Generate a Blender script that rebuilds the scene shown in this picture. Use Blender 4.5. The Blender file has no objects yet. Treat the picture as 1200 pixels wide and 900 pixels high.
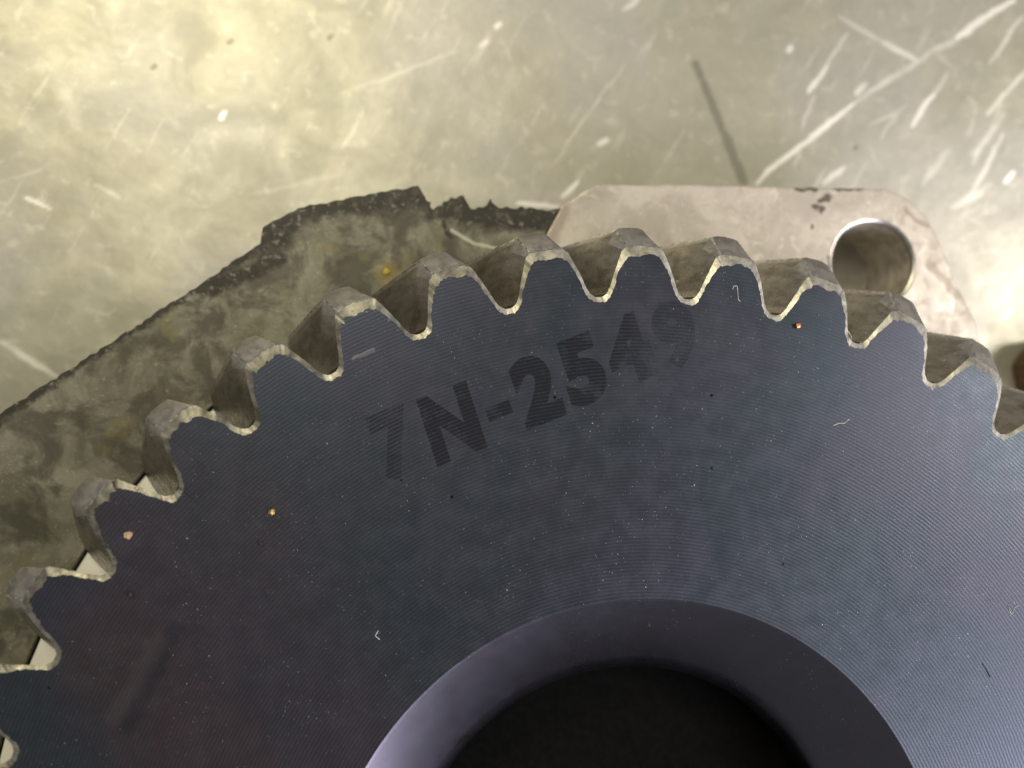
import bpy, bmesh, math, random
from mathutils import Vector, Matrix, noise

# ------------------------------------------------------------------ camera, world, lamps, exposure
sc = bpy.context.scene
COL = sc.collection
MM = 0.001
sc.view_settings.view_transform = 'Standard'
sc.view_settings.look = 'None'
sc.view_settings.exposure = 0.0
sc.view_settings.gamma = 1.0
sc.view_settings.use_curve_mapping = False

cd = bpy.data.cameras.new('camera'); cam = bpy.data.objects.new('camera', cd); COL.objects.link(cam)
ax = Vector((0.99349919, 0.0, 0.11383918)); ay = Vector((-0.00542121, 0.99886545, 0.04731207)); az = Vector((-0.11371003, -0.04762165, 0.99237201))
m = Matrix((ax, ay, az)).transposed().to_4x4()
m.translation = Vector((-36.914, 79.659, 137.072)) * MM
cam.matrix_world = m
cd.sensor_width = 36; cd.lens = 30; cd.clip_start = 0.005; cd.clip_end = 20
cd.dof.use_dof = True; cd.dof.focus_distance = 0.141; cd.dof.aperture_fstop = 8.0
sc.camera = cam

w = bpy.data.worlds.new('World'); sc.world = w; w.use_nodes = True
bg = w.node_tree.nodes['Background']
bg.inputs['Color'].default_value = (1.0, 0.97, 0.92, 1); bg.inputs['Strength'].default_value = 0.21

def lamp(name, loc, target, sx, sy, power, col):
    l = bpy.data.lights.new(name, 'AREA'); l.shape = 'RECTANGLE'; l.size = sx; l.size_y = sy
    l.energy = power; l.color = col
    o = bpy.data.objects.new(name, l); COL.objects.link(o); o.location = loc
    o.rotation_euler = (Vector(target) - Vector(loc)).to_track_quat('-Z', 'Y').to_euler()
    return o
lamp('warm_ceiling_lamp', (-0.40, 0.84, 0.86), (-0.03, 0.1, 0), 0.55, 0.22, 6.6, (1.0, 0.90, 0.57))
lamp('pale_side_lamp', (0.86, 0.14, 0.84), (0.05, 0.08, 0), 0.22, 0.26, 6.0, (1.0, 0.94, 0.86))
lamp('cool_window_light', (0.90, -0.60, 0.70), (0.03, 0.03, 0), 0.8, 0.6, 20.0, (0.97, 0.91, 1.0))
lamp('overhead_lamp', (-0.26, 0.52, 1.30), (0.0, 0.1, 0), 0.40, 0.22, 3.2, (1.0, 0.93, 0.78))

# ------------------------------------------------------------------ node helpers
class NT:
    def __init__(s, mat):
        mat.use_nodes = True; s.t = mat.node_tree; s.b = s.t.nodes['Principled BSDF']; s.out = s.t.nodes['Material Output']
        g = s.n('ShaderNodeNewGeometry'); s.P = g.outputs['Position']
        v = s.n('ShaderNodeVectorMath'); v.operation = 'SCALE'; s.l(s.P, v.inputs[0]); v.inputs['Scale'].default_value = 1000; s.Pmm = v.outputs[0]
    def n(s, k): return s.t.nodes.new(k)
    def l(s, a, b): s.t.links.new(a, b)
    def put(s, sock, v):
        if isinstance(v, bpy.types.NodeSocket): s.l(v, sock)
        else: sock.default_value = v
    def math(s, op, a, b=None, c=None, clamp=False):
        n = s.n('ShaderNodeMath'); n.operation = op; n.use_clamp = clamp
        s.put(n.inputs[0], a)
        if b is not None: s.put(n.inputs[1], b)
        if c is not None: s.put(n.inputs[2], c)
        return n.outputs[0]
    def noise(s, scale, detail=4, rough=.55, vec=None, dist=0, stretch=None):
        v = vec if vec is not None else s.Pmm
        if stretch:
            m0 = s.n('ShaderNodeMapping'); s.l(v, m0.inputs['Vector']); m0.inputs['Rotation'].default_value = (0, 0, math.radians(stretch[3]) if len(stretch) > 3 else 0)
            mp = s.n('ShaderNodeMapping'); s.l(m0.outputs[0], mp.inputs['Vector']); mp.inputs['Scale'].default_value = stretch[:3]; v = mp.outputs[0]
        n = s.n('ShaderNodeTexNoise'); s.l(v, n.inputs['Vector']); n.inputs['Scale'].default_value = scale
        n.inputs['Detail'].default_value = detail; n.inputs['Roughness'].default_value = rough; n.inputs['Distortion'].default_value = dist
        return n.outputs['Fac']
    def vor(s, scale, feature='F1', vec=None, out='Distance'):
        n = s.n('ShaderNodeTexVoronoi'); s.l(vec if vec is not None else s.Pmm, n.inputs['Vector']); n.inputs['Scale'].default_value = scale; n.feature = feature
        return n.outputs[out]
    def ss(s, x, a, b, lo=0, hi=1):
        n = s.n('ShaderNodeMapRange'); n.interpolation_type = 'SMOOTHSTEP'; s.put(n.inputs[0], x)
        n.inputs[1].default_value = a; n.inputs[2].default_value = b; n.inputs[3].default_value = lo; n.inputs[4].default_value = hi
        return n.outputs[0]
    def mix(s, f, a, b):
        n = s.n('ShaderNodeMix'); n.data_type = 'RGBA'
        s.put(n.inputs['Factor'], f)
        for k, v in ((6, a), (7, b)):
            if isinstance(v, tuple) and len(v) == 3: v = v + (1,)
            s.put(n.inputs[k], v)
        return n.outputs[2]
    def bump(s, h, strength=.3, dist=.0001, nrm=None):
        n = s.n('ShaderNodeBump'); n.inputs['Strength'].default_value = strength; n.inputs['Distance'].default_value = dist
        s.l(h, n.inputs['Height'])
        if nrm is not None: s.l(nrm, n.inputs['Normal'])
        s.l(n.outputs[0], s.b.inputs['Normal']); return n.outputs[0]
    def radius(s):
        x = s.n('ShaderNodeSeparateXYZ'); s.l(s.Pmm, x.inputs[0])
        return s.math('SQRT', s.math('ADD', s.math('MULTIPLY', x.outputs[0], x.outputs[0]), s.math('MULTIPLY', x.outputs[1], x.outputs[1])))
    def seg(s, P, x0, y0, x1, y1, wd):
        g = s.n('ShaderNodeGroup'); g.node_tree = SEG; s.l(P, g.inputs[0])
        g.inputs[1].default_value = (x0, y0, 0); g.inputs[2].default_value = (x1, y1, 0); g.inputs[3].default_value = wd
        return g.outputs[0]
    def flat(s, wob=0.0, scale=1.0):
        v = s.n('ShaderNodeVectorMath'); v.operation = 'MULTIPLY'; s.l(s.Pmm, v.inputs[0]); v.inputs[1].default_value = (1, 1, 0)
        if not wob: return v.outputs[0]
        n = s.n('ShaderNodeTexNoise'); s.l(s.Pmm, n.inputs['Vector']); n.inputs['Scale'].default_value = scale; n.inputs['Detail'].default_value = 5
        a = s.n('ShaderNodeVectorMath'); a.operation = 'SUBTRACT'; s.l(n.outputs['Color'], a.inputs[0]); a.inputs[1].default_value = (.5, .5, .5)
        b = s.n('ShaderNodeVectorMath'); b.operation = 'MULTIPLY'; s.l(a.outputs[0], b.inputs[0]); b.inputs[1].default_value = (wob, wob, 0)
        c = s.n('ShaderNodeVectorMath'); c.operation = 'ADD'; s.l(v.outputs[0], c.inputs[0]); s.l(b.outputs[0], c.inputs[1])
        return c.outputs[0]

def make_seg():
    g = bpy.data.node_groups.new('segment_mask', 'ShaderNodeTree')
    for nm, ty in (('P', 'NodeSocketVector'), ('A', 'NodeSocketVector'), ('B', 'NodeSocketVector'), ('W', 'NodeSocketFloat')):
        g.interface.new_socket(nm, in_out='INPUT', socket_type=ty)
    g.interface.new_socket('Mask', in_out='OUTPUT', socket_type='NodeSocketFloat')
    i = g.nodes.new('NodeGroupInput'); o = g.nodes.new('NodeGroupOutput')
    def vm(op, a, b):
        n = g.nodes.new('ShaderNodeVectorMath'); n.operation = op
        g.links.new(a, n.inputs[0])
        if op == 'SCALE': g.links.new(b, n.inputs['Scale'])
        elif b is not None: g.links.new(b, n.inputs[1])
        return n
    pa = vm('SUBTRACT', i.outputs[0], i.outputs[1]).outputs[0]
    ba = vm('SUBTRACT', i.outputs[2], i.outputs[1]).outputs[0]
    d1 = vm('DOT_PRODUCT', pa, ba).outputs['Value']; d2 = vm('DOT_PRODUCT', ba, ba).outputs['Value']
    q = g.nodes.new('ShaderNodeMath'); q.operation = 'DIVIDE'; q.use_clamp = True; g.links.new(d1, q.inputs[0]); g.links.new(d2, q.inputs[1])
    s = vm('SCALE', ba, q.outputs[0]).outputs[0]
    e = vm('SUBTRACT', pa, s).outputs[0]; L = vm('LENGTH', e, None).outputs['Value']
    r = g.nodes.new('ShaderNodeMath'); r.operation = 'DIVIDE'; g.links.new(L, r.inputs[0]); g.links.new(i.outputs[3], r.inputs[1])
    mr = g.nodes.new('ShaderNodeMapRange'); mr.interpolation_type = 'SMOOTHSTEP'; g.links.new(r.outputs[0], mr.inputs[0])
    mr.inputs[1].default_value = .35; mr.inputs[2].default_value = 1.0; mr.inputs[3].default_value = 1; mr.inputs[4].default_value = 0
    g.links.new(mr.outputs[0], o.inputs[0]); return g
SEG = make_seg()

def mat(name):
    return bpy.data.materials.new(name)

# ------------------------------------------------------------------ materials
bench_scratches = []
def bench_metal():
    M = mat('worn_bench_steel'); t = NT(M); b = t.b
    big = t.noise(.02, 3); mid = t.noise(.075, 6, .62, dist=.5); fine = t.noise(.5, 5, .6)
    brush = t.noise(.35, 4, .6, stretch=(1, .12, 1, 28))
    c = t.mix(t.ss(mid, .3, .72), (.335, .322, .252), (.455, .435, .345))
    c = t.mix(t.math('MULTIPLY', t.ss(big, .42, .62), .35), c, (.44, .43, .44))
    c = t.mix(t.math('MULTIPLY', t.ss(t.noise(.22, 3, .5, dist=.9), .52, .66), .22), c, (.30, .31, .27))
    c = t.mix(t.math('MULTIPLY', t.ss(t.noise(.30, 4, .6, dist=.4), .56, .70), .35), c, (.64, .62, .53))
    P = t.flat(.9, .35)
    # (x0,y0,x1,y1,width,strength) burnished scratches, millimetres on the bench
    S = [(37.1,132.5,59.9,151,1.1,1),(59.9,151,78.5,163.6,1.2,.45),(78,163.2,88,169,1.2,.4),(85.2,167.5,98.7,177,1.5,1),(49.6,152.9,54,159,1.0,.95),(54,159,59.2,166.9,.9,.5),
         (57.3,170.3,67.3,165.4,1.0,.45),(67.3,165.4,75.2,161.8,1.3,.8),(74,146.6,79,154,1.2,.95),(79,154,82.5,159.3,1,.4),(92.6,149.9,102.4,161.2,1.0,.7),
         (86.9,130.7,95.6,145.1,1.0,.6),(93,162.7,101.7,173.1,.9,.5),(60.9,153.6,63.2,155.8,1.3,.8),(52.6,133,57.2,136.6,1.4,.6),(-5.7,128.6,-2.3,131.8,.9,1),
         (-15.4,125.9,-6.6,126.3,.9,.9),(-113.7,124.5,-109.1,122.8,.8,.8),(-100.8,127.9,-95.9,125.1,.8,.4),(-117.7,96,-106.7,89.4,1.2,.6),(-8.4,134.6,7.5,157.5,.6,.28),
         (8,169.8,11.3,173,1.2,.55),(-109.6,154.4,-104.3,139,3.0,.12),(-118.5,127.3,-109,131.9,.7,.15),(-70.9,126.2,-52.1,131.2,.8,.12),(95.9,134.3,98.5,136.7,1.2,.9),
         (2.4,139.6,4,140.7,1.3,.8),(63.8,145.8,72,150.9,.7,.35),(47.9,145.1,51,152,1.0,.4),(-27.5,158.6,-52.3,148.3,.9,.16),(45,162.5,45.4,163,1.2,.8),(33,134,50,148,.8,.0),
         (88,139,96,150,1.3,.35),(83,128,92,134,1.8,.35),(76,133,82,141,1.4,.3),(-76,142.5,-75.6,143.5,1.0,.8),(-20,164.5,-19.5,165,1.3,.7),(-23,160,-22,161,1.3,.6)]
    rnd = random.Random(5)
    for k in range(16):
        x = rnd.uniform(38, 105); y = rnd.uniform(122, 178); a = math.radians(rnd.choice([58, 62, 35, 70, -28]) + rnd.uniform(-8, 8)); L = rnd.uniform(2, 9)
        S.append((x, y, x + L * math.cos(a), y + L * math.sin(a), rnd.uniform(.35, .7), rnd.uniform(.12, .4)))
    bench_scratches.extend(S)
    at = t.n('ShaderNodeAttribute'); at.attribute_name = 'scratch'; acc = t.math('MULTIPLY', at.outputs['Fac'], 1.15, clamp=True)
    hair = t.math('MULTIPLY', t.ss(brush, .60, .74), .22)
    acc2 = t.math('MAXIMUM', acc, hair)
    c = t.mix(acc2, c, (1.0, .97, .90))
    dk = t.math('MAXIMUM', t.seg(P, 23.7, 158.3, 30.3, 142.5, 1.3), t.seg(P, 30.3, 142.5, 34.4, 132.5, 1.6))
    for (x, y) in ((-75, 158), (-55, 160), (-90, 152), (60, 141)):
        dk = t.math('MAXIMUM', dk, t.seg(P, x, y, x + .5, y + .4, .8))
    c = t.mix(t.math('MULTIPLY', dk, .55), c, (.12, .115, .09))
    t.l(c, b.inputs['Base Color']); b.inputs['Metallic'].default_value = .55
    r = t.math('ADD', t.ss(mid, .3, .7, .44, .38), t.math('MULTIPLY', acc2, -.10))
    t.l(r, b.inputs['Roughness'])
    h = t.math('ADD', t.math('MULTIPLY', t.noise(.12, 3, .5), 5), t.math('ADD', t.math('MULTIPLY', fine, .25), t.math('MULTIPLY', brush, .5)))
    t.bump(h, .11, .0003)
    return M

def stained_steel():
    M = mat('oil_stained_steel'); t = NT(M); b = t.b
    n1 = t.noise(.09, 7, .68, dist=.9); n2 = t.noise(.34, 6, .7, dist=.6); n3 = t.noise(1.1, 4, .6)
    c = t.mix(t.ss(n1, .36, .64), (.12, .115, .080), (.225, .218, .165))
    c = t.mix(t.math('MULTIPLY', t.ss(n1, .56, .44), .0), c, (.060, .050, .028))
    c = t.mix(t.math('MULTIPLY', t.ss(n3, .58, .7), .5), c, (.38, .36, .28))
    c = t.mix(t.math('MULTIPLY', t.ss(t.noise(.11, 5, .62, dist=.5), .47, .62), .8), c, (.052, .047, .032))
    c = t.mix(t.math('MULTIPLY', t.ss(n2, .54, .66), .3), c, (.05, .045, .03))
    sp = t.noise(.14, 3, .5); c = t.mix(t.math('MULTIPLY', t.ss(sp, .6, .72), .5), c, (.17, .15, .06))
    P = t.flat(3.2, .55)
    e = None
    for s_ in ((-136, 58.9, -109, 81.6, 1.6), (-109.4, 81.6, -64.9, 113.2, 2.0), (-64.9, 113.2, -58.4, 119.8, 5.2), (-58.4, 119.3, -47.5, 122, 4.0), (-47.5, 122, -35.5, 124, 6.0), (-36.4, 124.7, -30, 115, .7), (-33.5, 120.6, -8, 121, 3.6), (-28, 119.5, -10, 118, 3.2), (-75, 104, -62, 110, 2.2)):
        k = t.seg(P, *s_); e = k if e is None else t.math('MAXIMUM', e, k)
    c = t.mix(t.math('MULTIPLY', t.math('MULTIPLY', e, t.ss(t.noise(.5, 5, .7, dist=.6), .34, .48, .6, 1)), .95), c, (.020, .017, .011))
    c = t.mix(t.math('MULTIPLY', t.math('MULTIPLY', e, t.ss(t.noise(.8, 3, .6), .58, .68)), .5), c, (.27, .26, .22))
    c = t.mix(t.math('MULTIPLY', t.math('MAXIMUM', t.seg(t.flat(.5, .5), -30, 116.3, -25.9, 113.9, .5), t.seg(t.flat(.5, .5), -25.9, 113.9, -19, 112.6, .45)), .6), c, (.55, .53, .42))
    c = t.mix(t.math('MULTIPLY', t.seg(t.flat(3.5, .3), -42.5, 108, -36, 104, 3), .3), c, (.38, .27, .05))
    t.l(c, b.inputs['Base Color']); b.inputs['Metallic'].default_value = .3
    t.l(t.ss(n2, .3, .7, .42, .58), b.inputs['Roughness']); t.bump(t.math('ADD', n2, t.math('MULTIPLY', n3, .4)), .2, .0003)
    return M

def pink_steel():
    M = mat('pinkish_machined_steel'); t = NT(M); b = t.b
    n1 = t.noise(.09, 6, .6, dist=.8); n2 = t.noise(.35, 5, .6, dist=.7); n3 = t.noise(1.2, 3)
    c = t.mix(t.ss(n1, .36, .64), (.39, .35, .30), (.52, .475, .41))
    c = t.mix(t.math('MULTIPLY', t.ss(n2, .55, .68), .6), c, (.70, .64, .55))
    c = t.mix(t.math('MULTIPLY', t.ss(n2, .46, .34), .45), c, (.30, .25, .21))
    P = t.flat(2.6, .6); e = None
    for s_ in ((38.5, 126.4, 42, 126.4, .8), (42.8, 124.2, 45, 124.8, .95), (46, 126.9, 52, 126.7, .6), (42, 122.8, 43.5, 122, .8), (41.2, 119, 41.4, 118.5, .6), (46.3, 115.5, 46.6, 114.7, .9), (44.6, 112.6, 44.9, 110.6, .7)):
        k = t.seg(P, *s_); e = k if e is None else t.math('MAXIMUM', e, k)
    c = t.mix(t.math('MULTIPLY', e, .85), c, (.05, .04, .028))
    P2 = t.flat(4, .3)
    e2 = t.math('MAXIMUM', t.seg(P2, 61, 123, 70, 117, .9), t.seg(P2, 66, 112, 72, 106, 1.2))
    e2 = t.math('MAXIMUM', e2, t.seg(t.flat(3, .3), -8.5, 121, -13, 112, 2.4))
    c = t.mix(t.math('MULTIPLY', e2, .6), c, (.24, .19, .15))
    t.l(c, b.inputs['Base Color']); b.inputs['Metallic'].default_value = .35
    t.l(t.ss(n2, .3, .7, .5, .34), b.inputs['Roughness']); t.bump(t.math('ADD', n1, t.math('ADD', t.math('MULTIPLY', n2, .5), t.math('MULTIPLY', n3, .1))), .22, .0004)
    return M

def blued_face(name='blued_turned_face', cone=False):
    M = mat(name); t = NT(M); b = t.b
    r = t.math('ADD', t.radius(), t.math('MULTIPLY', t.noise(.9, 2), .22))
    n1 = t.noise(.03, 4, .6, dist=.4); n2 = t.noise(.25, 6, .65); n3 = t.noise(1.6, 4, .7)
    c = t.mix(t.ss(n1, .38, .62), (.044, .057, .072), (.055, .058, .078))
    P = t.flat(9, .12)
    red = t.math('MAXIMUM', t.seg(P, -80, 44, -66, 26, 15), t.math('MULTIPLY', t.seg(P, -70, 60, -50, 20, 26), .45))
    if not cone: c = t.mix(t.math('MULTIPLY', t.math('MULTIPLY', red, t.ss(t.noise(1.2, 4, .7), .35, .6, .4, 1)), .75), c, (.088, .056, .060))
    c = t.mix(t.math('MULTIPLY', t.ss(n2, .45, .8), .15), c, (.085, .082, .095))
    ph = t.math('MULTIPLY', t.math('ADD', r, t.math('MULTIPLY', t.noise(.2, 2), .25)), 2 * math.pi / (.58 if not cone else .33))
    xyz = t.n('ShaderNodeSeparateXYZ'); t.l(t.Pmm, xyz.inputs[0])
    wv = t.math('SINE', ph)
    ridge = t.math('MULTIPLY', t.math('ADD', wv, 1), .5)
    polish = t.ss(t.math('ADD', xyz.outputs[1], t.math('MULTIPLY', t.noise(.06, 3), 40)), 75, 110, 1, .42)
    amp = t.math('MULTIPLY', t.ss(t.noise(.05, 3), .35, .6, .5, 1.0), t.ss(t.noise(.8, 3, .7, stretch=(1, 1, 1)), .3, .55, .4, 1))
    amp = t.math('MULTIPLY', amp, polish)
    if not cone:
        # worn ridge tops are bare and paler than the groove floors
        c = t.mix(t.math('MULTIPLY', t.math('MULTIPLY', t.ss(ridge, .5, 1), amp), .42), c, (.085, .086, .104))
        c = t.mix(t.math('MULTIPLY', t.math('MULTIPLY', t.ss(ridge, .4, 0), polish), .28), c, (.022, .025, .033))
        # long scuff near the left side
        sc_ = t.seg(t.flat(1.6, .5), -73.1, 48.5, -79.6, 34.3, 1.9); c = t.mix(t.math('MULTIPLY', sc_, .4), c, (.025, .030, .042))
        s2 = t.seg(t.flat(1.8, .5), -75.6, 46.5, -81.6, 35.5, 2.0); c = t.mix(t.math('MULTIPLY', s2, .22), c, (.13, .11, .115))
        s3 = t.seg(t.flat(.9, .6), -46.5, 90.2, -43.5, 91.5, .5); c = t.mix(t.math('MULTIPLY', s3, .35), c, (.25, .26, .27))
    v = t.vor(.85); dots = t.ss(v, .045, .018)
    key = t.ss(t.noise(.45, 2), .54, .60)
    dots = t.math('MULTIPLY', dots, key)
    dots = t.math('MAXIMUM', dots, t.math('MULTIPLY', t.ss(t.noise(3.2, 2, .5), .70, .76), t.ss(t.noise(.12, 3), .46, .6, .15, .8)))
    v2 = t.vor(2.1); dots = t.math('MAXIMUM', dots, t.math('MULTIPLY', t.math('MULTIPLY', t.ss(v2, .10, .05), t.ss(t.noise(.9, 2), .55, .62)), .55))
    c = t.mix(t.math('MULTIPLY', dots, .8), c, (.62, .60, .58))
    pit = t.math('MULTIPLY', t.ss(t.vor(.11, vec=None), .035, .02), 1.0)
    c = t.mix(pit, c, (.006, .006, .006))
    if cone: c = t.mix(.75, c, (.135, .13, .165))
    t.l(c, b.inputs['Base Color'])
    t.l(t.math('SUBTRACT', .86 if not cone else 1.0, t.math('MULTIPLY', dots, .6)), b.inputs['Metallic'])
    t.l(t.math('ADD', t.ss(n2, .3, .7, .34 if not cone else .27, .41 if not cone else .31), t.ss(t.noise(.06, 4, .6, stretch=(1, .35, 1, 30)), .35, .65, -.008, .01)), b.inputs['Roughness'])
    h = t.math('ADD', t.math('MULTIPLY', ridge, polish if not cone else .35), t.math('ADD', t.math('MULTIPLY', n3, .35), t.math('MULTIPLY', dots, 1.5)))
    t.bump(h, .4, .00003)

    return M

def flank_steel(name, base, dark, dirt, rough=.42, metallic=.75, streak=True):
    M = mat(name); t = NT(M); b = t.b
    n1 = t.noise(.16, 5, .62, dist=.5); n2 = t.noise(.9, 6, .7, dist=.5); st = t.noise(.7, 5, .65, stretch=(1, 1, .16))
    c = t.mix(t.ss(st if streak else t.noise(.45, 5, .7), .36, .62), tuple(v * .72 for v in base), base)
    c = t.mix(t.math('MULTIPLY', t.ss(n1, .5, .66), dirt), c, dark)
    c = t.mix(t.math('MULTIPLY', t.ss(n2, .60, .72), dirt * .8), c, (.035, .027, .016))
    c = t.mix(t.math('MULTIPLY', t.ss(t.noise(1.6, 3, .6), .66, .74), .8 if name != 'tooth_tip_bevel' else .25), c, (.8, .78, .70))
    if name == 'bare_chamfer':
        # shade painted into the left chamfers, which the warm lamp lights too brightly
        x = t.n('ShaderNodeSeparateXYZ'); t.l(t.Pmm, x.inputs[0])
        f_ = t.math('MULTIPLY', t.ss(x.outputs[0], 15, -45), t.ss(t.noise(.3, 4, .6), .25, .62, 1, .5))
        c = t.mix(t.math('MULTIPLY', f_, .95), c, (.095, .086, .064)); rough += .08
    t.l(c, b.inputs['Base Color']); b.inputs['Metallic'].default_value = metallic
    t.l(t.ss(n2, .3, .7, rough - .1, rough + .14), b.inputs['Roughness'])
    t.bump(t.math('ADD', t.math('MULTIPLY', n2, 1), t.math('MULTIPLY', st, 1.2)), .3 if streak else .14, .00015)
    return M

def simple(name, col, rough=.5, metallic=0.0, ns=.8, var=.5, bump=.3):
    M = mat(name); t = NT(M); n = t.noise(ns, 5, .65)
    t.l(t.mix(t.ss(n, .35, .65), tuple(v * var for v in col), col), t.b.inputs['Base Color'])
    t.b.inputs['Roughness'].default_value = rough; t.b.inputs['Metallic'].default_value = metallic
    t.bump(n, bump, .0003); return M

def ink():
    M = mat('faded_stamp_ink'); t = NT(M)
    r = t.radius(); ph = t.math('MULTIPLY', t.math('ADD', r, t.math('MULTIPLY', t.noise(.2, 2), .25)), 2 * math.pi / .58)
    stripes = t.ss(t.math('SINE', ph), .75, -.5)
    x = t.n('ShaderNodeSeparateXYZ'); t.l(t.Pmm, x.inputs[0])
    # the stamp fades out towards both ends
    fade = t.math('MULTIPLY', t.ss(x.outputs[0], -39, -34, .36, 1), t.ss(x.outputs[0], -12, 3, 1, .27))
    k = t.math('MULTIPLY', t.math('MULTIPLY', t.math('ADD', .36, t.math('MULTIPLY', stripes, .64)), fade), t.ss(t.noise(.30, 6, .7), .36, .54, .30, 1))
    t.b.inputs['Base Color'].default_value = (.008, .009, .013, 1); t.b.inputs['Roughness'].default_value = .7; t.b.inputs['Specular IOR Level'].default_value = .15
    t.l(t.math('MULTIPLY', k, .95), t.b.inputs['Alpha']); return M

MB = bench_metal(); MA = stained_steel(); MC = pink_steel(); MF = blued_face(); MK = blued_face('blued_bore_chamfer', True)
M_FL = flank_steel('grimy_tooth_flank', (.36, .335, .31), (.14, .125, .10), .6, .33, .9)
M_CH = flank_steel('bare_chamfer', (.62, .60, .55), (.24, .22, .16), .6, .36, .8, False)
M_LD = flank_steel('tooth_tip_bevel', (.47, .455, .455), (.34, .32, .29), .15, .36, .85, False)
M_WE = simple('worn_edge_highlight', (.72, .70, .66), .3, .9, 1.2, .35, .3)  # light-catching highlight put into the colour of the worn tooth edges
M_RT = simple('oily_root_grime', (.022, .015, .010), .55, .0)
M_BK = simple('bore_shade_black', (.0025, .0025, .0022), .95, bump=0)  # near-black colour stands in for the shade deep in the bore
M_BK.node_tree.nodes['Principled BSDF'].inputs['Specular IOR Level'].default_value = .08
M_RING = simple('pale_ground_ring', (.92, .90, .84), .40, .2, .25, .93)
M_INK = ink()

# ------------------------------------------------------------------ object helpers
def obj(name, verts, faces, mats, parent=None, fm=None, smooth=False, label=None, cat=None, group=None, kind=None, loc=None):
    me = bpy.data.meshes.new(name); me.from_pydata(verts, [], faces)
    for mm_ in (mats if isinstance(mats, (list, tuple)) else [mats]): me.materials.append(mm_)
    if fm:
        for p, k in zip(me.polygons, fm): p.material_index = k
    if smooth:
        for p in me.polygons: p.use_smooth = True if smooth is True else smooth(p)
    me.update()
    o = bpy.data.objects.new(name, me); COL.objects.link(o)
    if parent: o.parent = parent
    if loc: o.location = loc
    for k, v in (('label', label), ('category', cat), ('group', group), ('kind', kind)):
        if v: o[k] = v
    return o
def fix_normals(o):
    bm = bmesh.new(); bm.from_mesh(o.data); bmesh.ops.recalc_face_normals(bm, faces=bm.faces); bm.to_mesh(o.data); bm.free()
def empty(name, loc, label, cat, group=None):
    o = bpy.data.objects.new(name, None); COL.objects.link(o); o.location = loc; o.empty_display_size = .01
    o['label'] = label; o['category'] = cat
    if group: o['group'] = group
    return o

def prism(name, pts, ztop, zbot, mats, holes=(), bevel=0.0, **kw):
    """extruded outline (mm) with optional round holes, small worn bevel on the top rim"""
    bm = bmesh.new()
    loops = [pts] + [[(cx + r * math.cos(2 * math.pi * k / 64), cy + r * math.sin(2 * math.pi * k / 64)) for k in range(64)] for cx, cy, r in holes]
    edges = []
    for lp in loops:
        vs = [bm.verts.new((x * MM, y * MM, ztop * MM)) for x, y in lp]
        for a, b_ in zip(vs, vs[1:] + vs[:1]): edges.append(bm.edges.new((a, b_)))
    bmesh.ops.triangle_fill(bm, use_beauty=True, use_dissolve=False, edges=edges)
    bmesh.ops.recalc_face_normals(bm, faces=bm.faces)
    if bm.faces[:][0].normal.z < 0: bmesh.ops.reverse_faces(bm, faces=bm.faces)
    rim = [e for e in bm.edges if e.is_boundary]
    ext = bmesh.ops.extrude_edge_only(bm, edges=rim)
    vs = [v for v in ext['geom'] if isinstance(v, bmesh.types.BMVert)]
    for v in vs: v.co.z = zbot * MM
    bmesh.ops.recalc_face_normals(bm, faces=bm.faces)
    me = bpy.data.meshes.new(name)
    for x in (mats if isinstance(mats, (list, tuple)) else [mats]): me.materials.append(x)
    if bevel:
        top_edges = [e for e in bm.edges if all(abs(v.co.z - ztop * MM) < 1e-7 for v in e.verts) and len(e.link_faces) == 2 and abs(e.link_faces[0].normal.dot(e.link_faces[1].normal)) < .5]
        bmesh.ops.bevel(bm, geom=top_edges, offset=bevel * MM, segments=2, profile=.5, affect='EDGES')
    bm.to_mesh(me); bm.free()
    o = bpy.data.objects.new(name, me); COL.objects.link(o)
    for k, v in kw.items():
        if k == 'parent': o.parent = v
        else: o[{'cat': 'category'}.get(k, k)] = v
    return o

def rough_line(pts, step=1.2, amp=.25, seed=0, closed=False):
    rnd = random.Random(seed); out = []
    n = len(pts) if closed else len(pts) - 1
    for i in range(n):
        a = pts[i]; b_ = pts[(i + 1) % len(pts)]; L = math.hypot(b_[0] - a[0], b_[1] - a[1]); k = max(1, int(L / step))
        for j in range(k):
            f = j / k; nx, ny = -(b_[1] - a[1]) / L, (b_[0] - a[0]) / L; d = rnd.uniform(-amp, amp) if j else 0
            out.append((a[0] + (b_[0] - a[0]) * f + nx * d, a[1] + (b_[1] - a[1]) * f + ny * d))
    if not closed: out.append(pts[-1])
    return out

# ------------------------------------------------------------------ setting: the bench top
ZB = -40.0
import numpy as np
gx = np.arange(-150, 135.1, .5); gy = np.arange(-30, 200.1, .5)
X, Y = np.meshgrid(gx, gy); nx_, ny_ = len(gx), len(gy)
rs = np.random.RandomState(3)
def smooth_field(cells, amp):
    g = rs.uniform(-1, 1, (cells + 2, cells + 2)); u = (X - gx[0]) / (gx[-1] - gx[0]) * cells; v_ = (Y - gy[0]) / (gy[-1] - gy[0]) * cells
    iu = np.clip(u.astype(int), 0, cells); iv = np.clip(v_.astype(int), 0, cells); fu = u - iu; fv = v_ - iv
    fu = fu * fu * (3 - 2 * fu); fv = fv * fv * (3 - 2 * fv)
    return amp * ((g[iv, iu] * (1 - fu) + g[iv, iu + 1] * fu) * (1 - fv) + (g[iv + 1, iu] * (1 - fu) + g[iv + 1, iu + 1] * fu) * fv)
WX = X + smooth_field(40, .5) + smooth_field(140, .25); WY = Y + smooth_field(40, .5) + smooth_field(140, .25)
var = .75 + smooth_field(90, .35)
mask = np.zeros_like(X)
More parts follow.
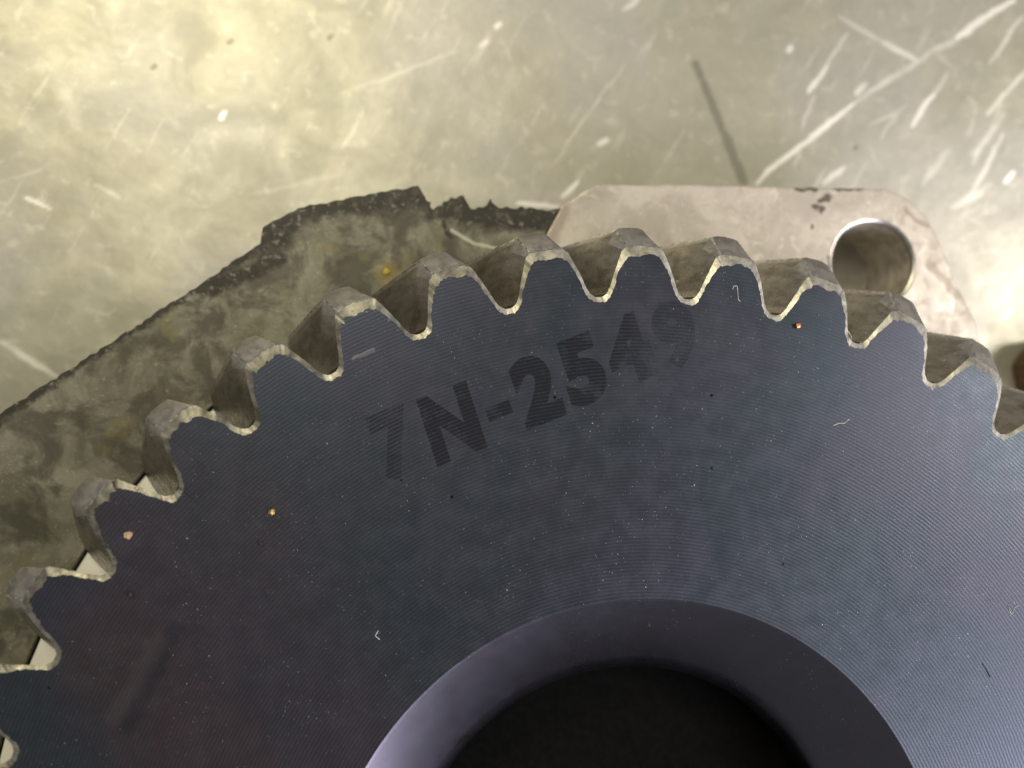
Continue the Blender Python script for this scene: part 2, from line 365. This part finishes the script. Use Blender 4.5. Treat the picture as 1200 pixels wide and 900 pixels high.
for (x0, y0, x1, y1, wd, st) in bench_scratches:
    dx, dy = x1 - x0, y1 - y0; L2 = dx * dx + dy * dy + 1e-9
    h = np.clip(((WX - x0) * dx + (WY - y0) * dy) / L2, 0, 1); d = np.hypot(WX - x0 - h * dx, WY - y0 - h * dy)
    wl = wd * .78 * (1 if L2 < 9 else (.5 + .6 * np.sin(np.pi * h * .8 + .35))); q = np.clip((d / wl - .15) / .85, 0, 1); mk = (1 - q * q * (3 - 2 * q)) * st * (1 if (L2 < 9 or st >= .9) else (.45 + .55 * np.sin(np.pi * np.clip(.15 + .7 * h, 0, 1)))) * np.clip(var + st * .3, 0, 1); mask = np.maximum(mask, mk)
vv = [(x * MM, y * MM, ZB * MM) for y in gy for x in gx]
ff = [(j * nx_ + i, j * nx_ + i + 1, (j + 1) * nx_ + i + 1, (j + 1) * nx_ + i) for j in range(ny_ - 1) for i in range(nx_ - 1)]
s = 900; k0 = len(vv); x0, x1, y0, y1 = gx[0], gx[-1], gy[0], gy[-1]
vv += [(x * MM, y * MM, ZB * MM) for x, y in ((-s, -s), (s, -s), (s, s), (-s, s))]
c0, c1, c2, c3 = 0, nx_ - 1, nx_ * ny_ - 1, nx_ * (ny_ - 1)
ff += [(k0, k0 + 1, c1, c0), (k0 + 1, k0 + 2, c2, c1), (k0 + 2, k0 + 3, c3, c2), (k0 + 3, k0, c0, c3)]
bench = obj('workbench_top', vv, ff, MB, kind='structure')
at_ = bench.data.attributes.new('scratch', 'FLOAT', 'POINT'); at_.data.foreach_set('value', np.concatenate([mask.ravel(), np.zeros(4)]).astype(np.float32))

# ------------------------------------------------------------------ stained plate left, lug block right, ring
ZT = -22.7
RB = 110.8
outer = [(-150, 47), (-136.3, 58.9), (-109.4, 81.6), (-95.3, 91.5), (-80.1, 102.2), (-65.2, 113.0), (-64.8, 116.0), (-58.4, 119.8), (-47.5, 122.4), (-36.4, 124.7)]
o1 = rough_line(outer, 1.0, .22, 3)
notch = rough_line([(-35.1, 122.6), (-33.5, 120.2), (-31.6, 121.8), (-27.9, 123.2), (-26.5, 120.6), (-24.2, 120.9), (-22.7, 122.7), (-21.1, 120.9), (-15.3, 121.2), (-12.0, 120.6), (-9.1, 121.2)], .7, .32, 8)
def arc(r, a0, a1, n):
    return [(r * math.cos(math.radians(a0 + (a1 - a0) * k / n)), r * math.sin(math.radians(a0 + (a1 - a0) * k / n))) for k in range(n + 1)]
aL = math.degrees(math.atan2(108.2, -16.0))
plate_pts = o1 + notch + [(-11.2, 118.0), (-14.6, 111.8)] + arc(RB, aL, 206, 90) + [(-150, -48)]
plate = prism('stained_plate', plate_pts, ZT, ZB, MA, bevel=.22, label='dark olive oil-stained steel plate under the left side of the gear, with ragged notched edge', cat='metal plate')
cl = rough_line([(-14.2, 111.8), (-10.9, 118.1), (-8.9, 121.8), (-2.0, 126.0), (14.9, 126.5), (57.3, 126.9), (61.3, 125.3), (65.4, 121.9), (68.9, 115.4), (71.5, 108.5), (75.0, 101.6), (78.4, 91.3), (84, 84), (90, 70), (92, 60)], 1.6, .12, 4)
aR = math.degrees(math.atan2(60, 90)); block_pts = cl + arc(97, aR, 97, 60)
block = prism('lug_plate', block_pts, ZT, ZB + .02, MC, holes=[(54.05, 111.9, 8.75)], bevel=.33, label='pinkish grey steel plate with a round bolt hole, behind the gear on the right', cat='metal plate')
def lathe_at(name, cx, cy, prof, m_, parent, n=96):
    v = []; f = []; k_ = len(prof)
    for k in range(n):
        a = 2 * math.pi * k / n
        for r, z in prof: v.append(((cx + r * math.cos(a)) * MM, (cy + r * math.sin(a)) * MM, z * MM))
    for k in range(n):
        for j in range(k_ - 1): f.append((k * k_ + j, ((k + 1) % n) * k_ + j, ((k + 1) % n) * k_ + j + 1, k * k_ + j + 1))
    o = obj(name, v, f, m_, parent, smooth=True)
    return o
M_HW = simple('dull_drilled_wall', (.62, .57, .48), .45, .4, .35, .6); M_RIM = simple('bright_countersink', (.42, .40, .37), .3, .95, .5, .8, .1)
lathe_at('hole_rim', 54.05, 111.9, [(9.1, ZT - .01), (8.72, ZT - .03), (8.35, ZT - .42)], M_RIM, block)
lathe_at('hole_wall', 54.05, 111.9, [(8.35, ZT - .75), (8.35, ZB + .02)], M_HW, block)
ring_v = []; ring_f = []
n = 160
for k in range(n):
    a = 2 * math.pi * k / n
    for r, z in ((90, ZT - 17), (90, ZT - 1.2), (90.6, ZT - .9), (110.3, ZT - .9), (110.5, ZT - 1.2), (110.5, ZT - 17)): ring_v.append((r * math.cos(a) * MM, r * math.sin(a) * MM, z * MM))
# the ring is a half ring lying inside the plate's round cut
for k in range(int(n * .27), int(n * .60)):
    for j in range(5): ring_f.append((k * 6 + j, (k + 1) * 6 + j, (k + 1) * 6 + j + 1, k * 6 + j + 1))
ring = obj('spacer_ring', ring_v, ring_f, M_RING, label='pale smooth ring showing as small white triangles below the left gear teeth', cat='spacer')
bm = bmesh.new(); bm.from_mesh(ring.data); bmesh.ops.delete(bm, geom=[v for v in bm.verts if not v.link_faces], context='VERTS'); bmesh.ops.recalc_face_normals(bm, faces=bm.faces); bm.to_mesh(ring.data); bm.free()

# ------------------------------------------------------------------ the helical gear
gear = empty('helical_gear', (0, 0, -22.5 * MM), 'large dark blue helical gear with bare steel tooth edges and faded stamped number', 'gear')
G0 = Matrix.Translation((0, 0, 22.5 * MM))
N = 42; ST = 2 * math.pi / N; PH = 3.4489; HEL = .1016; THK = 22.5; RI = 95.5
P0 = [(.0748, 1.000), (.066, 1.0005), (.058, 1.006), (.052, 1.018), (.045, 1.038), (.036, 1.058), (.0265, 1.0725), (.019, 1.0768), (0, 1.0778)]
P1 = [(.0748, 1.0090), (.0690, 1.0095), (.0612, 1.0150), (.0550, 1.0265), (.0482, 1.0465), (.0398, 1.069), (.0325, 1.087), (.0240, 1.0930), (0, 1.0940)]
P2 = [(.0748, 1.0095), (.0688, 1.0102), (.0612, 1.0165), (.0548, 1.030), (.0485, 1.053), (.0420, 1.079), (.0335, 1.104), (.0200, 1.128), (0, 1.131)]
def catmull(pts, sub):
    full = pts + [(-a, r) for a, r in reversed(pts[:-1])]
    n_ = len(full); out = []
    ext = [(full[0][0] + (full[0][0] - full[1][0]), full[1][1])] + full + [(full[-1][0] - (full[-2][0] - full[-1][0]), full[-2][1])]
    for i in range(1, n_):
        p0, p1, p2, p3 = ext[i - 1], ext[i], ext[i + 1], ext[i + 2]
        for j in range(sub):
            u = j / sub
            f = lambda a, b_, c, d: .5 * ((2 * b_) + (-a + c) * u + (2 * a - 5 * b_ + 4 * c - d) * u * u + (-a + 3 * b_ - 3 * c + d) * u ** 3)
            # keep tip corners crisp: mix with linear
            x = .35 * f(p0[0], p1[0], p2[0], p3[0]) + .65 * (p1[0] + (p2[0] - p1[0]) * u)
            y = .35 * f(p0[1], p1[1], p2[1], p3[1]) + .65 * (p1[1] + (p2[1] - p1[1]) * u)
            out.append((x, y))
    out.append(full[-1]); return out
SUB = 5
C0, C1, C2 = catmull(P0, SUB), catmull(P1, SUB), catmull(P2, SUB)
NP = len(C0)
def nz(a, b_, c=0): return noise.noise(Vector((a, b_, c)))
for i in range(N):
    ac = PH + ST * (i + .5)                    # tooth centre, clockwise angle seen from above
    verts = []; faces = []; fm = []
    batter = 1.0 + (2.2 if i in (0, 1, 2) else 1.0 if i in (3, 4, 5) else .3) * .9
    def ringv(C, z, jit, seed, edge_fade=True, chip=0):
        rot = 0 if callable(z) else HEL * z / THK
        idx = []
        for k, (s_, r) in enumerate(C):
            a = ac - s_ - rot
            fade = min(1, k / 4, (NP - 1 - k) / 4)
            rr = r * 100; tipw = max(0, (r - 1.05) / .05)
            dr = jit * fade * (nz(i * 7.3 + k * .25, seed) + .55 * nz(i * 3.1 + k * .9, seed + 9)) * (1 + tipw * batter)
            da = jit * fade * .0075 * nz(i * 5.1 + k * .6, seed + 4)
            zz = -(z(r) if callable(z) else z) - (abs(nz(i * 2.7 + k * .5, seed + 20)) * chip * fade * (1 + 1.5 * tipw) if chip else 0)
            rr += dr
            idx.append(len(verts)); verts.append((rr * math.cos(a + da) * MM, -rr * math.sin(a + da) * MM, zz * MM))
        return idx
    def band(A, B, m_):
        for k in range(NP - 1):
            faces.append((A[k], A[k + 1], B[k + 1], B[k])); fm.append(m_(k) if callable(m_) else m_)
    def dup(A):
        out = []
        for q in A: out.append(len(verts)); verts.append(verts[q])
        return out
    inner = []
    for k in range(NP):
        a = ac + ST / 2 - ST * k / (NP - 1); inner.append(len(verts)); verts.append((RI * math.cos(a - 0) * MM, -RI * math.sin(a) * MM, 0))
    # C runs from s=+.0748 (a = ac-.0748) to s=-.0748
    inner = inner[::-1]
    r0 = ringv(C0, 0, .32, 1.5)
    faces_start = len(faces)
    band(inner, r0, 0)
    rw = None
    r1 = ringv(C1, lambda r: .32 + .5 * min(1, max(0, (r - 1.06) / .03)), .07, 30.2, chip=.12)
    # chamfer deeper at the tip than in the root
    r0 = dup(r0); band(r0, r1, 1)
    C1w = [(s_, r + .0016 * min(1, max(0, (r - 1.05) / .04))) for s_, r in C1]
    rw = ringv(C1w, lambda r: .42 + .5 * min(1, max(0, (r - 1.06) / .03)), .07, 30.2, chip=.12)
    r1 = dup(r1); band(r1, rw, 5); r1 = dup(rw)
    tip = lambda k: 3 if abs(k + .5 - (NP - 1) / 2) < SUB * 2.0 else 2
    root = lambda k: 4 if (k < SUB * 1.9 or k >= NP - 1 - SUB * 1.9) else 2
    r2 = ringv(C2, 3.3, .03, 50.7)
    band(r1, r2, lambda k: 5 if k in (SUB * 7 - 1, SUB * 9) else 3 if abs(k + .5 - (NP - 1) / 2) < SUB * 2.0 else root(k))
    prev = r2
    for z in (7, 10, 13, 16, 19, 21.7):
        cur = ringv(C2, z, .05, 60 + z)
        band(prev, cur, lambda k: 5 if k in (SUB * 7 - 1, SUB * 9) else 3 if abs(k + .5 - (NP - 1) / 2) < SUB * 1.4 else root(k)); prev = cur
    Cb = [(s_ * 1.0, r - .006) for s_, r in C2]
    cur = ringv(Cb, THK, .04, 90); band(prev, cur, 1)
    ib = []
    for k in range(NP):
        a = ac - ST / 2 - HEL + ST * k / (NP - 1); ib.append(len(verts)); verts.append((RI * math.cos(a) * MM, -RI * math.sin(a) * MM, -THK * MM))
    band(cur, ib, 2)
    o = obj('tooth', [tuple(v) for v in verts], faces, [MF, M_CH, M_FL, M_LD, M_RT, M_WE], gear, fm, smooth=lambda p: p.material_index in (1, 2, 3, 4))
    o.matrix_parent_inverse = gear.matrix_world.inverted() if False else Matrix.Identity(4)
    o.location = (0, 0, 22.5 * MM)
    fix_normals(o)

def revolve(name, prof, mats, parent, n=252, a_off=0.0, smooth=False):
    v = []; f = []
    for k in range(n):
        a = 2 * math.pi * k / n + a_off
        for r, z in prof: v.append((r * math.cos(a) * MM, r * math.sin(a) * MM, z * MM))
    m_ = len(prof)
    for k in range(n):
        k2 = (k + 1) % n
        for j in range(m_ - 1): f.append((k * m_ + j, k2 * m_ + j, k2 * m_ + j + 1, k * m_ + j + 1))
    o = obj(name, v, f, mats, parent, smooth=smooth); o.location = (0, 0, 22.5 * MM); fix_normals(o); return o
RBORE = 51.42
revolve('gear_face', [(RBORE, 0), (70, 0), (RI, 0)], MF, gear, n=42 * (NP - 1), a_off=-(PH))
revolve('gear_underside', [(39, -THK), (RI, -THK)], M_FL, gear, n=210)
revolve('bore_chamfer', [(RBORE, 0), (RBORE - .5, -.25), (40.2, -7.9), (38.6, -9.3), (37.6, -10.6), (37.2, -13)], MK, gear, n=256, smooth=True)
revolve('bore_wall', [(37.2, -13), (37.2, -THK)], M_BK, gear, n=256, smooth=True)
revolve('bore_shade_disc', [(39, -THK + .4), (10, -THK + .4), (.1, -THK + .4)], M_BK, gear, n=96)  # added disc closing the bore, black in place of shade

# stamped number, one mark per character, fainter towards both ends
chars = [('7', -39.9, 76.6, 0), ('N', -30.9, 79.8, 0), ('-', -23.3, 81.9, 0), ('2', -17.2, 85.4, 0), ('5', -9.6, 88.6, 0), ('4', -1.9, 92.0, 0), ('9', 6.2, 94.6, 0)]
for ch, x, y, _ in chars:
    cu = bpy.data.curves.new('stamp', 'FONT'); cu.body = ch; cu.align_x = 'CENTER'; cu.align_y = 'CENTER'; cu.size = 1; cu.offset = .055; cu.resolution_u = 6
    to = bpy.data.objects.new('tmp', cu); COL.objects.link(to)
    bpy.context.view_layer.update()
    me = bpy.data.meshes.new_from_object(to.evaluated_get(bpy.context.evaluated_depsgraph_get()))
    bpy.data.objects.remove(to); bpy.data.curves.remove(cu)
    xs = [v.co.x for v in me.vertices]; ys = [v.co.y for v in me.vertices]
    cx, cy = (min(xs) + max(xs)) / 2, (min(ys) + max(ys)) / 2; wch, hch = max(xs) - min(xs), max(ys) - min(ys)
    H = 11.3; tw = {'7': 6.6, 'N': 8.6, '-': 4.2, '2': 7.2, '5': 7.0, '4': 7.6, '9': 7.2}[ch]
    sx = tw / wch; sy = H / hch if ch != '-' else 2.2 / hch
    a = math.radians(21.5)
    for v in me.vertices:
        px = (v.co.x - cx) * sx; py = (v.co.y - cy) * sy
        px += py * .06
        v.co = Vector(((x + px * math.cos(a) - py * math.sin(a)) * MM, (y + px * math.sin(a) + py * math.cos(a)) * MM, .02 * MM))
    me.materials.clear(); me.materials.append(M_INK)
    o = bpy.data.objects.new('stamped_character', me); COL.objects.link(o); o.parent = gear; o.location = (0, 0, 22.5 * MM)

# ------------------------------------------------------------------ rusty nut at the right edge
M_RUST = simple('dark_rust', (.115, .062, .030), .8, .1, .9, .35, .9)
nut = empty('rusty_nut', (103.4 * MM, 91.0 * MM, ZB * MM), 'dark brown rusty nut lying at the right edge of the bench beside the gear', 'nut')
v = []; f = []
NR = 72
prof = [(3.6, 9.5), (4.2, 10.2), (6.6, 10.2), (7.6, 9.6), (7.9, 8.4), (7.9, .6), (7.4, 0)]
for k in range(NR):
    a = 2 * math.pi * k / NR; hexr = math.cos(math.pi / 6) / math.cos(((a + .3) % (math.pi / 3)) - math.pi / 6)
    for j, (r, z) in enumerate(prof):
        rr = r * (1 if j < 2 else 1 + (hexr - 1) * .8) * (1 + .035 * nz(k * .9, j * 1.7) + .05 * nz(k * 2.3, j)); v.append((rr * math.cos(a) * MM, rr * math.sin(a) * MM, z * MM))
m_ = len(prof)
for k in range(NR):
    for j in range(m_ - 1): f.append((k * m_ + j, ((k + 1) % NR) * m_ + j, ((k + 1) % NR) * m_ + j + 1, k * m_ + j + 1))
o = obj('nut_body', v, f, M_RUST, nut); fix_normals(o)
v = []; f = []
for k in range(NR * 3):
    a = 2 * math.pi * k / 24; z = .8 + 8.4 * k / (NR * 3)
    for r, dz in ((3.9, -.42), (3.35, 0), (3.9, .42)): v.append((r * math.cos(a) * MM, r * math.sin(a) * MM, (z + dz) * MM))
for k in range(NR * 3 - 1):
    for j in range(2): f.append((k * 3 + j, k * 3 + 3 + j, k * 3 + 4 + j, k * 3 + 1 + j))
obj('nut_thread', v, f, M_RUST, nut)

# ------------------------------------------------------------------ chips, crumbs and fibres
M_BRASS = simple('bright_brass', (.95, .70, .22), .3, .8); M_COP = simple('copper_chip', (.90, .38, .16), .35, .7)
M_TAN = simple('tan_rust_crumb', (.48, .31, .19), .8); M_LINT = simple('pale_lint', (.75, .75, .74), .8); M_YEL = simple('yellow_paint', (.62, .50, .06), .6); M_BLK = simple('black_grit', (.012, .011, .010), .7)
M_SPK = simple('bright_steel_speck', (.9, .9, .88), .25, .9)
def chip(name, x, y, z, r, m_, label, cat, seed, group=None, flat=.6):
    rnd = random.Random(seed); bm = bmesh.new(); bmesh.ops.create_icosphere(bm, subdivisions=1, radius=r * MM)
    for q in bm.verts:
        k = rnd.uniform(.6, 1.25); q.co = Vector((q.co.x * k, q.co.y * k * rnd.uniform(.75, 1), q.co.z * flat * k))
    zmin = min(q.co.z for q in bm.verts)
    for q in bm.verts: q.co.z -= zmin
    me = bpy.data.meshes.new(name); bm.to_mesh(me); bm.free(); me.materials.append(m_)
    o = bpy.data.objects.new(name, me); COL.objects.link(o); o.location = (x * MM, y * MM, z * MM)
    o['label'] = label; o['category'] = cat
    if group: o['group'] = group
chip('brass_chip', -58.9, 66.1, 0, .62, M_BRASS, 'tiny shiny brass chip on the left part of the blue gear face', 'metal chip', 1)
chip('copper_chip', 27.4, 96.3, 0, .58, M_COP, 'tiny orange copper chip on the gear face below the tooth beside the bolt hole', 'metal chip', 2)
chip('rust_crumb', -80.2, 62.8, 0, .75, M_TAN, 'flat tan rust crumb near the battered teeth at the far left', 'crumb', 3, flat=.25)
chip('rust_crumb', -79.1, 69.9, 0, .40, M_TAN, 'small pinkish crumb on a left tooth of the gear', 'crumb', 4, flat=.4)
chip('paint_fleck', -42.3, 108.2, ZT, .75, M_YEL, 'yellow paint fleck on the stained plate behind the teeth', 'paint fleck', 5, flat=.3)
chip('black_grit', -79.7, 53.9, 0, .55, M_BLK, 'larger black grit grain on the reddish left part of the gear face', 'grit', 6)
chip('black_grit', -60.5, 61.2, 0, .42, M_BLK, 'small black grit grain just below the brass chip', 'grit', 7)
chip('black_grit', 12.2, 72.4, 0, .34, M_BLK, 'black grit grain in the middle of the gear face, right of the stamped number', 'grit', 8)
chip('black_grit', 1.1, 47.2, -3.0 * 0, .36, M_BLK, 'black grit grain just above the bore edge', 'grit', 9)
chip('black_grit', -87.2 * 1.32, 55.5, ZT, .9, M_BLK, 'dark grain on the stained plate at the far left edge', 'grit', 10, flat=.3)
for k, (x, y, lb) in enumerate([(-44.5, 97.6, 'bright steel speck in the bare space above the stamped N'), (9.0, 69.7, 'bright steel speck beside the black grit right of the stamped number'), (-71.5, 62.2, 'bright steel speck between the rust crumb and the brass chip'),
                                (-3.5, 88.0, 'bright steel speck just below the stamped 4'), (31, 98.2, 'bright steel speck right of the copper chip')]):
    chip('steel_speck', x, y, 0, .2, M_SPK, lb, 'speck', 40 + k, None, .8)
def fibre(pts, z, label, r=.045, m_=None):
    v = []; f = []; c = []
    for i in range(len(pts) - 1):
        for j in range(4):
            u = j / 4; c.append((pts[i][0] + (pts[i + 1][0] - pts[i][0]) * u, pts[i][1] + (pts[i + 1][1] - pts[i][1]) * u))
    c.append(pts[-1])
    for i, (x, y) in enumerate(c):
        a = c[max(0, i - 1)]; b_ = c[min(len(c) - 1, i + 1)]; d = Vector((b_[0] - a[0], b_[1] - a[1], 0)).normalized(); nn = Vector((-d.y, d.x, 0))
        for k in range(5):
            t_ = 2 * math.pi * k / 5; p = Vector((x, y, z + r * 1.2)) + nn * r * math.cos(t_) + Vector((0, 0, r * math.sin(t_))); v.append(tuple(p * MM))
    for i in range(len(c) - 1):
        for k in range(5): f.append((i * 5 + k, i * 5 + (k + 1) % 5, i * 5 + 5 + (k + 1) % 5, i * 5 + 5 + k))
    obj('lint_fibre', v, f, m_ or M_LINT, label=label, cat='fibre')
fibre([(16.0, 102.3), (16.3, 102.9), (16.8, 102.9), (16.9, 102.0), (17.0, 100.6), (17.3, 100.3)], 0, 'hooked pale fibre on the gear tooth left of the bolt hole')
fibre([(33.3, 79.5), (34.4, 79.9), (35.3, 79.9), (36.2, 80.6)], 0, 'short wavy white fibre on the right part of the gear face')
fibre([(64.3, 49.0), (64.4, 47.9), (64.9, 47.2), (65.4, 48.4), (66.2, 48.8)], 0, 'looped white fibre near the right edge of the gear face')
fibre([(-42.3, 47.4), (-42.8, 46.6), (-42.1, 46.0)], 0, 'tiny bent fibre left of the bore on the gear face')
fibre([(36.2, 97.2 - 1.6), (36.9, 94.6), (36.6, 93.8)], 0, 'tiny curled fibre just under a gear tooth root on the right', .06)
fibre([(59.2, 39.2), (60.0, 38.0), (60.6, 36.8)], 0, 'short dark hair on the bright lower right of the gear face', .06, M_BLK)

sc.render.engine = 'CYCLES'
